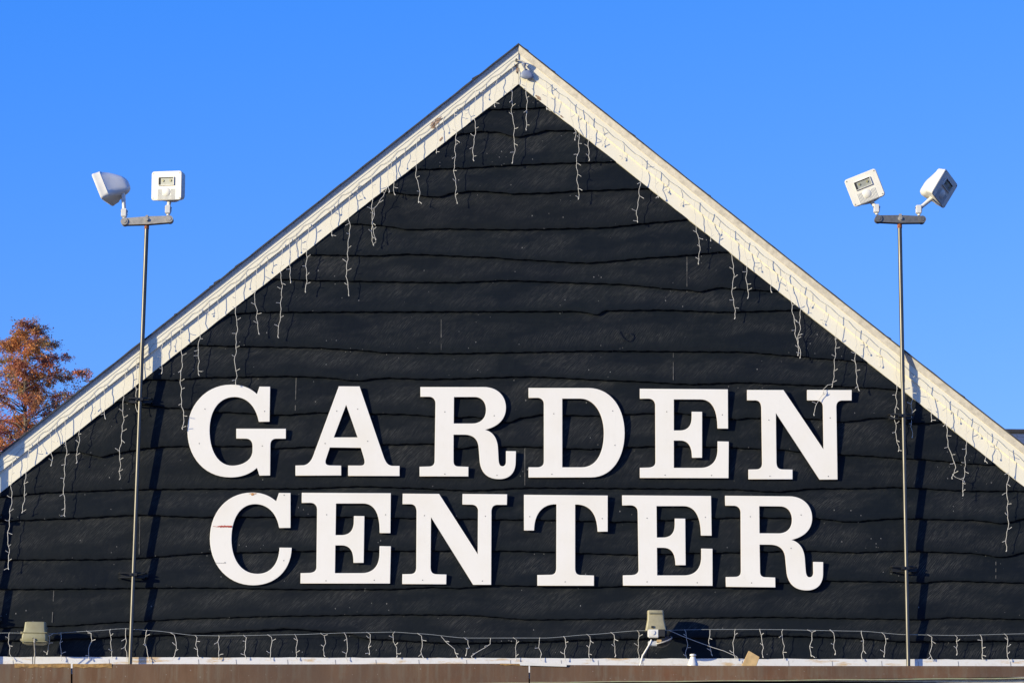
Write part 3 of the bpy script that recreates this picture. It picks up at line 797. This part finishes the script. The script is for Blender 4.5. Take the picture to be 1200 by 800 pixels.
def light_pole(top, bot, bar, mbar, clamps, label, lamps):
    YP = -.086
    t = W(*top, YP); b = W(*bot, YP); 
    root = empty('light_pole', (b.x, YP, ZC-.03), label, 'light pole', 'twin floodlight poles on the wall')
    p = MB(); bb = Vector((b.x, YP, ZC-.04))
    jx = t.lerp(b, .365)
    p.tube([t, jx], .0155, 16); p.build('pole', M['zinc'], root, smooth=True)
    p = MB(); p.tube([jx+Vector((0, 0, .002)), bb], .0142, 16); p.build('lower_pole', M['zinc'], root, smooth=True)
    p = MB(); p.tube([t+Vector((0, 0, .004)), t+Vector((0, 0, -.028))], .0172, 14); p.build('rust_collar', M['rust'], root, smooth=True)
    (x0, y0), (x1, y1) = bar
    a = W(x0, y0, YP-.004); e = W(x1, y1, YP-.004); mid = a.lerp(e, .5)
    ang = math.atan2(e.z-a.z, e.x-a.x); rt = Matrix.Rotation(-ang, 3, 'Y')
    Lb = (e-a).length
    cb_ = MB()
    # two clamping plates, thicker in the middle, rounded ends
    prof = []
    for k in range(13):
        u = -1+2*k/12; prof.append((u*Lb/2, .024+.005*(1-abs(u))))
    for yy, th in ((-.024, .006), (.018, .006)):
        up = [rt @ Vector((x_, yy, h_)) for x_, h_ in prof]; dn = [rt @ Vector((x_, yy, -h_)) for x_, h_ in prof]
        up2 = [v_+Vector((0, th, 0)) for v_ in up]; dn2 = [v_+Vector((0, th, 0)) for v_ in dn]
        n_ = 13; vs = [mid+v_ for v_ in up+dn+up2+dn2]; fs = []
        for k in range(n_-1):
            fs += [(k, k+1, n_+k+1, n_+k), (2*n_+k, 3*n_+k, 3*n_+k+1, 2*n_+k+1), (k, 2*n_+k, 2*n_+k+1, k+1), (n_+k, n_+k+1, 3*n_+k+1, 3*n_+k)]
        fs += [(0, n_, 3*n_, 2*n_), (n_-1, 3*n_-1, 4*n_-1, 2*n_-1)]
        cb_.add(vs, fs)
    cb_.box(mid, (Lb*.96, .036, .040), rt)
    cr_ = cb_.build('crossbar', mbar, root)
    for u in (-.47, .47):
        q = MB(); c_ = mid+rt @ Vector((u*Lb, 0, 0)); q.tube([c_+Vector((0, -.031, 0)), c_+Vector((0, .03, 0))], .026, 18); q.tube([c_+Vector((0, -.034, 0)), c_+Vector((0, -.03, 0))], .014, 12)
        attach(q.build('end_knuckle', mbar, smooth=True), cr_)
    q = MB(); q.tube([mid+Vector((0, -.036, .004)), mid+Vector((0, .03, .004))], .012, 6); q.tube([mid+Vector((0, -.026, .004)), mid+Vector((0, -.022, .004))], .019, 14); q.box(mid+Vector((0, -.018, .028)), (.018, .02, .018))
    attach(q.build('centre_bolt', M['bar']), cr_)
    for c_ in clamps: clamp(root, *c_[:2], YP, *c_[2:])
    for (cpx, n_, v_, mpx, lbl, dy, *ao) in lamps:
        floodlight(root, W(*cpx, YP+dy), n_, v_, W(*mpx, YP-.004), part_label=lbl, arm_out=ao[0] if ao else (0, 0), ds=1 if ao else .8)
    return root
light_pole((172, 264), (152.5, 777), ((144.5, 260.5), (200.5, 257.5)), M['bar'], [(163.6, 468, 14, 14), (156.5, 673, 18, 14)],
           'tall grey pole on the left with twin white floodlights, one turned away left', [
    ((119.5, 223.2), (-.88, .20, -.40), (-.38, .08, .92), (145.5, 256), 'white floodlight turned to the left, seen from its side', .04, (.01, .14)),
    ((195, 217.5), (-.34, -.92, -.12), (.05, 0, 1), (197, 252), 'white floodlight facing straight out', -.04)])
light_pole((1054.3, 263), (1064.5, 779), ((1027.5, 257), (1082, 258)), M['bar2'], [(1057.3, 487, 15, 14), (1061, 665.5, 16, 14)],
           'tall grey pole on the right with twin white floodlights, one tilted and one turned right', [
    ((1013.2, 220), (-.24, -.95, -.15), (-.335, 0, .94), (1027.5, 251), 'white floodlight tilted to the left, facing out', -.04),
    ((1107.5, 221.5), (.70, -.56, -.42), (.51, 0, .86), (1077, 252), 'white floodlight turned right with its lens in shade', -.0)])

# pole just past the left edge of the picture (its shadow falls into view)
def side_pole():
    YP = -.090
    b = W(-16, 760, YP); t = W(-14, 575, YP)
    root = empty('lamp_post', (b.x, YP, ZC-.03), 'slim grey lamp post with a floodlight standing left of the lower wall edge', 'light pole')
    p = MB(); p.tube([W(-14, 515, YP), (b.x, YP, ZC-.04)], .0145, 14); p.build('pole', M['zinc'], root, smooth=True)
    for py in (604, 724): clamp(root, -13.5, py, YP, 14, 14)
    c = W(-57, 497, -.20)
    floodlight(root, c, (-.7, -.7, -.1), (0, 0, 1), W(-20, 520, YP))
side_pole()

# ------------------------------------------------------------------ small uplights on the canopy
def tan_box_lamp():
    y = -.19; c = W(41.5, 742, y); base = W(40.5, 778, y)
    root = empty('sign_uplight', (base.x, y, cz-.03), 'boxy yellowed floodlight on a thin stem at the lower left of the wall', 'floodlight', 'yellowed uplights on the canopy roof')
    b = XMB(Matrix.Identity(3), c)
    k = .0060
    def ring(w_, h_, z, yoff, r=.012):
        return [Vector((p.x, p.z+yoff, z)) for p in rrect(w_, h_, r, 0, 4)]
    loft(b, [ring(20*k, .05, 13.6*k, .0), ring(23.5*k, .075, 12.8*k, .0), ring(25*k, .085, 3.5*k, -.004), ring(28.5*k, .10, -3*k, -.006), ring(29*k, .10, -8*k, -.006), ring(27*k, .095, -9.5*k, -.004), ring(27*k, .09, -11.5*k, 0), ring(20*k, .05, -13*k, 0)])
    h = b.build('housing', M['tan'], root, smooth=True)
    q = XMB(Matrix.Identity(3), c)
    for z in (.5, -9.8): q.box((0, -.006, z*k), (29.5*k, .108, .004))
    attach(q.build('seam_rim', M['tan']), h)
    for (sx, z) in ((-15.2, .5), (-15.2, -7.5), (14.6, -7.5)):
        q = XMB(Matrix.Identity(3), c); q.box((sx*k, -.02, z*k), (.014, .03, .014)); attach(q.build('clip', M['tan2']), h)
    q = XMB(Matrix.Identity(3), c); q.tube([(-.6*k, -.058, -6.4*k), (-.6*k, -.050, -6.4*k)], .006, 8); attach(q.build('cable_hole', M['dark']), h)
    q = MB(); q.tube([W(40.2, 747.5, y-.062), W(40.2, 752, y-.064), W(40.8, 764, y-.03), (base.x, y, cz-.03)], .0045, 8); q.build('stem', M['bar'], root)
    q = MB(); q.tube([W(39.2, 748, y-.058), W(38.2, 762, y-.02), (base.x-.012, y+.01, cz-.03)], .003, 6); q.build('cable', M['black'], root)
    q = XMB(Matrix.Identity(3), c); q.box((0, .052, 0), (24*k, .006, 19*k)); attach(q.build('lens', M['glass']), h)
tan_box_lamp()
def tan_tall_lamp():
    y = -.175; k = .0060; c = W(768, 728, y)
    root = empty('sign_uplight', (W(748, 778, y).x, y, cz-.03), 'tall yellowed floodlight on a slanting white arm, with a round dark bulb', 'floodlight', 'yellowed uplights on the canopy roof')
    b = XMB(Matrix.Identity(3), c)
    def ring(w_, d_, z, x=0, yo=0): return [Vector((p.x+x, p.z+yo, z)) for p in rrect(w_, d_, .012, 0, 4)]
    loft(b, [ring(16*k, .05, 13.2*k), ring(18.5*k, .075, 12.4*k), ring(19.4*k, .095, 2*k, .3*k), ring(22.5*k, .105, -6*k, .4*k), ring(24.5*k, .105, -11*k, .5*k)])
    h = b.build('housing', M['tan2'], root, smooth=True)
    q = XMB(Matrix.Identity(3), c)
    for z in (9.8, 8.6): q.box((0, -.0475+(9-z)*.0008, z*k), (16*k, .004, .003))
    attach(q.build('cooling_rib', M['tan']), h)
    q = XMB(Matrix.Identity(3), c); q.box((-3.8*k, -.056, -7*k), (.017, .008, .015)); attach(q.build('switch', M['dark']), h)
    q = MB(); cc = W(765.5, 742, y-.06); q.box(cc, (13*k, .03, 9.5*k)); kb = q.build('hinge_block', M['white'], root, bevel=.006, smooth=True)
    q = MB(); q.tube([cc+Vector((-.004, -.020, .006)), cc+Vector((-.004, -.014, .006))], .016, 14); attach(q.build('pivot_cap', M['white'], smooth=True), kb)
    q = MB(); q.box(W(775.5, 741.5, y-.05), (8*k, .05, 8.5*k)); q.box(W(780, 738, y-.02), (3*k, .05, 10*k)); q.build('hinge_gap', M['dark'], root, bevel=.004)
    # round bulb
    q = MB(); cc = W(776, 750, y-.01); rings = []
    ax = Vector((.30, .25, -.92)).normalized(); u = ax.cross(Vector((0, 1, 0))).normalized(); v = ax.cross(u)
    for (r_, d_) in ((.030, -.035), (.055, -.018), (.068, 0), (.066, .016), (.050, .034), (.024, .044), (.004, .047)):
        rings.append([cc+u*r_*math.cos(a*math.pi/12)+v*r_*math.sin(a*math.pi/12)+ax*d_ for a in range(24)])
    loft(q, rings); bl = q.build('bulb', M['black'], root, smooth=True)
    q = MB(); q.tube([cc+ax*.0+u*.07*math.cos(a*math.pi/12)+v*.07*math.sin(a*math.pi/12) for a in range(25)], .005, 6, cap=False); attach(q.build('bulb_ring', M['bar']), bl)
    q = MB(); q.box(W(765, 753.5, y-.04), (11*k, .04, 5.5*k)); q.build('lower_block', M['ribs'], root, bevel=.005, smooth=True)
    q = MB(); q.box(W(772.5, 750.5, y-.07), (6*k, .01, 3*k)); q.build('clip', M['wood'], root, bevel=.003)
    q = MB(); q.tube([W(763.5, 749, y-.06), W(762, 753, y-.06), W(753, 768, y-.05), Vector((W(747, 778, y-.05).x, y-.05, cz-.03))], .0062, 10); q.build('arm', M['white'], root, smooth=True)
tan_tall_lamp()

# hooked solid shape added at the apex, coloured in the blue grey of cast shadows
def apex_shape():
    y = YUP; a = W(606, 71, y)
    root = empty('apex_shape', tuple(a), 'small blue grey domed shape in the tone of a cast shadow, on a short hook under the roof peak', 'shape')
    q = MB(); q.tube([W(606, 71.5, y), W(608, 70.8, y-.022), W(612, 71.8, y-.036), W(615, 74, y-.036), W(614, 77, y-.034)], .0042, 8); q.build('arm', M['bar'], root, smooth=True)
    q = MB(); q.tube([W(605.8, 71.2, y+.004), W(605.8, 71.2, y-.012)], .010, 10); q.build('hook_end', M['screw'], root)
    q = MB(); q.tube([W(613.5, 73.2, y-.022), W(614, 75.5, y-.024), W(614.4, 78.5, y-.022), W(615.6, 82, y-.018)], [.009, .018, .009, .006], 12); q.build('knuckle_shape', M['shade'], root, smooth=True)
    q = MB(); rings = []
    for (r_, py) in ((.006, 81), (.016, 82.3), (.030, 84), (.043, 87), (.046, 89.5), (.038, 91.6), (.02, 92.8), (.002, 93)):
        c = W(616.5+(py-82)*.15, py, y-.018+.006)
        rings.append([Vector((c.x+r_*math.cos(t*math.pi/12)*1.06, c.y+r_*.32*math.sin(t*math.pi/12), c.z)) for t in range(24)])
    loft(q, rings); q.build('dome_shape', M['shade'], root, smooth=True)
apex_shape()

# ------------------------------------------------------------------ icicle light strings
def strand(parent, path, seed, twig=True, r=.0019, y=-.060, name='icicle_strand'):
    """hanging lead with little bulb twigs; path in photo px"""
    rr = random.Random(seed); mb = MB()
    pts = []; tot = 0
    for (a, b) in zip(path, path[1:]):
        L_ = math.dist(a, b); n = max(2, int(L_/3.2))
        for k in range(n): pts.append((a[0]+(b[0]-a[0])*k/n, a[1]+(b[1]-a[1])*k/n))
    pts.append(path[-1])
    ph = rr.random()*6; f1 = rr.uniform(.16, .26)
    P = []; dy = 0
    for i, (x, yy) in enumerate(pts):
        t = i/max(1, len(pts)-1)
        dx = (.7*math.sin(yy*f1+ph)+1.1*math.sin(yy*.085+ph*2.3)+.5*math.sin(yy*.47+ph*.7))*min(1, t*3)+rr.uniform(-.3, .3)*(t > .03)
        dy = .9*dy+rr.gauss(0, .0013)
        P.append((x+dx, yy, y+dy))
    Wp = [W(*q) for q in P]
    mb.tube(Wp, r*rr.uniform(.9, 1.1), 5)
    if twig:
        L_ = rr.uniform(4, 9); side = rr.choice((-1, 1)); acc = 0
        for i in range(1, len(P)):
            acc += math.dist(P[i][:2], P[i-1][:2])
            if acc > L_ and P[i][1] < rake_bot(P[i][0])-1 and P[i][1] < 700 and rr.random() < .7: acc = 0
            if acc > L_:
                acc = 0; L_ = rr.uniform(6, 17); side = -side if rr.random() < .75 else side
                ln = rr.uniform(2.8, 5.4); up = rr.uniform(-3.8, 3.6)
                if rr.random() < .3: up = -2.5
                a = Vector(Wp[i]); e = W(P[i][0]+side*ln, P[i][1]+up, P[i][2]-rr.uniform(0, .012))
                m_ = a.lerp(e, .45)+Vector((0, 0, rr.uniform(-.004, .003)))
                mb.tube([a, m_, e], [.0016, .0020, .0024], 5)
    e = Wp[-1]; mb.tube([e, e+Vector((rr.uniform(-.008, .008), 0, -.012))], .0034, 5)
    o = mb.build(name, M['wire']); attach(o, parent) if parent else None
    return o
def lead(parent, pts, r, y, name='lead_cable', mat='wire2'):
    mb = MB(); mb.tube([W(a, b, y) for a, b in pts], r, 5); return mb.build(name, M[mat], parent)

LS = empty('icicle_light_string', tuple(W(300, 320, -.06)), 'string of white icicle lights hanging along the left roof slope', 'string lights', 'icicle light strings')
RS = empty('icicle_light_string', tuple(W(900, 320, -.06)), 'string of white icicle lights hanging along the right roof slope', 'string lights', 'icicle light strings')
BS = empty('icicle_light_string', tuple(W(600, 745, -.06)), 'string of white icicle lights stretched level along the foot of the black wall', 'string lights', 'icicle light strings')

lo = {-40:None}
left = [ # (x start, x end, y end)
 (15, 9.5, 665), (34, 26, 599), (57, 61, 544), (76, 75, 603), (98, 89, 541), (122, 123, 489), (146, 140, 560), (160, 160, 481), (190, 190, 436), (212, 214, 501),
 (234, 233, 438), (255, 256, 372), (277, 276, 449), (301, 301, 390), (331, 327, 394), (339, 339, 330), (361, 358, 341), (388, 388, 275), (408, 407, 345), (435, 438, 286), (454, 456, 224),
 (461, 461, 227), (489, 490, 236), (511, 512, 178), (532, 534, 237), (558, 554, 187), (582, 581, 124), (599, 602, 190)]
wl = []
rr = random.Random(31)
for x in range(-60, 606, 5):
    wl.append((x, rake_top(x)+14.5+3.6*abs(math.sin((x-4)*math.pi/22))+rr.uniform(-.3, .3)))
lead(LS, wl, .0012, YUP-.004)
for i, (xs, xe, ye) in enumerate(left):
    y0 = rake_top(xs)+16; ym = y0+(ye-y0)*.55
    strand(LS, [(xs+rr.uniform(-.5, .5), y0), (xs+rr.uniform(-1.5, 1.5), y0+8), (xs+(xe-xs)*.5+rr.uniform(-1.2, 1.2), ym), (xe+rr.uniform(-1, 1), ye-8), (xe, ye)], 100+i)
for i, xs in enumerate((46, 66, 110, 176, 200, 244, 288, 312, 347, 396, 420, 474, 521, 545, 569)):
    y0 = rake_top(xs)+17; strand(LS, [(xs, y0), (xs+rr.uniform(-2, 2), y0+9), (xs+rr.uniform(-2, 2), y0+rr.uniform(11, 24))], 200+i, r=.0010, y=-.049)
# loop that swings out and joins its neighbour
strand(LS, [(454, 219), (449, 230), (441, 240), (437, 244), (437, 262), (440, 280)], 251)
wr = []
for x in range(609, 1270, 5):
    wr.append((x, rake_top(x)+18.5+2.4*abs(math.sin((x-4)*math.pi/22))+rr.uniform(-.3, .3)))
lead(RS, wr, .0012, YUPR-.004)
right = [(619, 615, 151), (640, 641, 127), (669, 673, 163), (678, 677, 232), (690, 691, 187), (752, 747, 259), (769, 770, 230), (814, 819, 308), (831, 832, 281), (856, 861, 372),
 (873, 877, 348), (900, 903, 341), (921, 938, 418), (939, 936, 415), (983, 976, 452), (1003, 1005, 456), (1049, 1052, 527), (1067, 1069, 511), (1087, 1091, 492), (1156, 1156, 539), (1181, 1180, 644)]
for i, (xs, xe, ye) in enumerate(right):
    y0 = rake_top(xs)+20; ym = y0+(ye-y0)*.55
    strand(RS, [(xs+rr.uniform(-.5, .5), y0), (xs+rr.uniform(-1.5, 1.5), y0+8), (xs+(xe-xs)*.5+rr.uniform(-1.2, 1.2), ym), (xe+rr.uniform(-1, 1), ye-8), (xe, ye)], 300+i)
strand(RS, [(1108, rake_top(1108)+20), (1110, 500), (1113, 530), (1120, 548), (1117, 554), (1114, 559)], 351)
strand(RS, [(1134, rake_top(1134)+20), (1132, 522), (1130, 545), (1129, 562), (1130.5, 579)], 352)
strand(RS, [(1116, 555), (1122, 559), (1131, 563)], 353, twig=False)
strand(RS, [(976, 450), (970, 451), (965, 456), (966, 460)], 354, twig=False)
strand(RS, [(966, 459), (960, 470), (953, 485)], 355)
for i, xs in enumerate((653, 705, 729, 783, 797, 843, 888, 912, 951, 967, 1016, 1031, 1075, 1122, 1146, 1168)):
    y0 = rake_top(xs)+21; strand(RS, [(xs, y0), (xs+rr.uniform(-2, 2), y0+8), (xs+rr.uniform(-2.5, 2.5), y0+rr.uniform(9, 22))], 400+i, r=.0010, y=-.043)

bx = [11, 56, 71, 104, 129, 147, 172, 202, 229, 257, 287, 316, 346, 378, 405, 432, 462, 492, 518, 546, 574, 603, 632, 661, 690, 718, 747, 803, 832, 861, 891, 917, 949, 976, 1010, 1035, 1090, 1121, 1150, 1179, 1212, -22]
wire_tab = [(-60, 742), (11, 741), (56, 742), (104, 739), (146, 736), (180, 738.5), (229, 744), (260, 744.5), (345, 743), (405, 741), (462, 740), (493, 742), (545, 747), (640, 747), (690, 743), (747, 738.5), (830, 737), (900, 737), (1010, 739), (1060, 743), (1121, 744), (1200, 742), (1260, 741)]
YB = -.058
lead(BS, [(x, interp(wire_tab, x)) for x in range(-60, 1262, 7)], .0014, YB)
for i, x in enumerate(bx):
    y0 = interp(wire_tab, x)-.6; ye = 768+rr.uniform(-4, 5)
    hook = rr.choice((3, 4, 5, 1, -1)); e = rr.uniform(-1.5, 1.5)
    if x == 574: pth = [(575, 747), (574, 754), (565, 760), (552, 768)]
    elif x == 518: pth = [(517, 745), (524, 754), (531, 760), (535, 768)]
    elif x == 832: pth = [(832, 737), (832, 750), (833, 766)]
    else: pth = [(x-hook*.6, y0), (x+hook*.4, y0+3), (x+hook*.7, y0+12), (x+e+1, ye-6), (x+e+1.5, ye)]
    strand(BS, pth, 500+i, y=YB)
lead(BS, [(784, 738), (800, 745), (813, 750), (835, 758), (848, 762), (864, 769)], .0019, -.07, 'hanging_lead', 'wire')

q = MB(); q.tube([W(a, b, -.034) for a, b in ((722, 386), (725, 391), (729, 396), (734, 399), (738, 398), (740, 394), (738, 390), (733, 389))], .0028, 6)
tag(q.build('cable_end', M['black']), 'short black curled cable end sticking out of the boards above the letter D', 'cable')
# ------------------------------------------------------------------ odds and ends on the canopy
def px_prism(name, poly, y, th, mat, bevel=.002):
    mb = MB(); f = [W(a, b, y) for a, b in poly]; n = len(f)
    b = [p+Vector((0, th, 0)) for p in f]
    mb.add(f+b, [tuple(range(n)), tuple(range(2*n-1, n-1, -1))]+[(k, n+k, n+(k+1) % n, (k+1) % n) for k in range(n)])
    return mb.build(name, mat, bevel=bevel)
o = px_prism('wood_offcut', [(868.5, 781), (877.5, 761.8), (890.2, 769.2), (886, 781)], -.30, .045, M['wood'])
tag(o, 'small pale pine offcut leaning at an angle on the canopy edge', 'wood block')
cn = empty('plastic_cone', tuple(W(812, 780, -.30)), 'small white plastic cone standing on the canopy right of the tall floodlight', 'plastic cone')
q = MB(); rings = []
for (r_, py) in ((.040, 783), (.036, 777), (.018, 769.3), (.010, 768.8), (.022, 768), (.022, 766.2), (.012, 765.6)):
    c = W(812, py, -.30); rings.append([c+Vector((r_*math.cos(a*math.pi/10), r_*math.sin(a*math.pi/10), 0)) for a in range(20)])
loft(q, rings[:3]); q.build('cone', M['white'], cn, smooth=True)
q = MB(); loft(q, rings[2:]); q.build('rim', M['white'], cn, smooth=True)
o = px_prism('white_strip_offcut', [(608.6, 775.0), (664.5, 777.2), (664, 780.6), (609.5, 779)], GUT_Y-.016, .012, M['white'], bevel=.001)
tag(o, 'short white strip lying on the top edge of the brown canopy fascia', 'plastic strip')
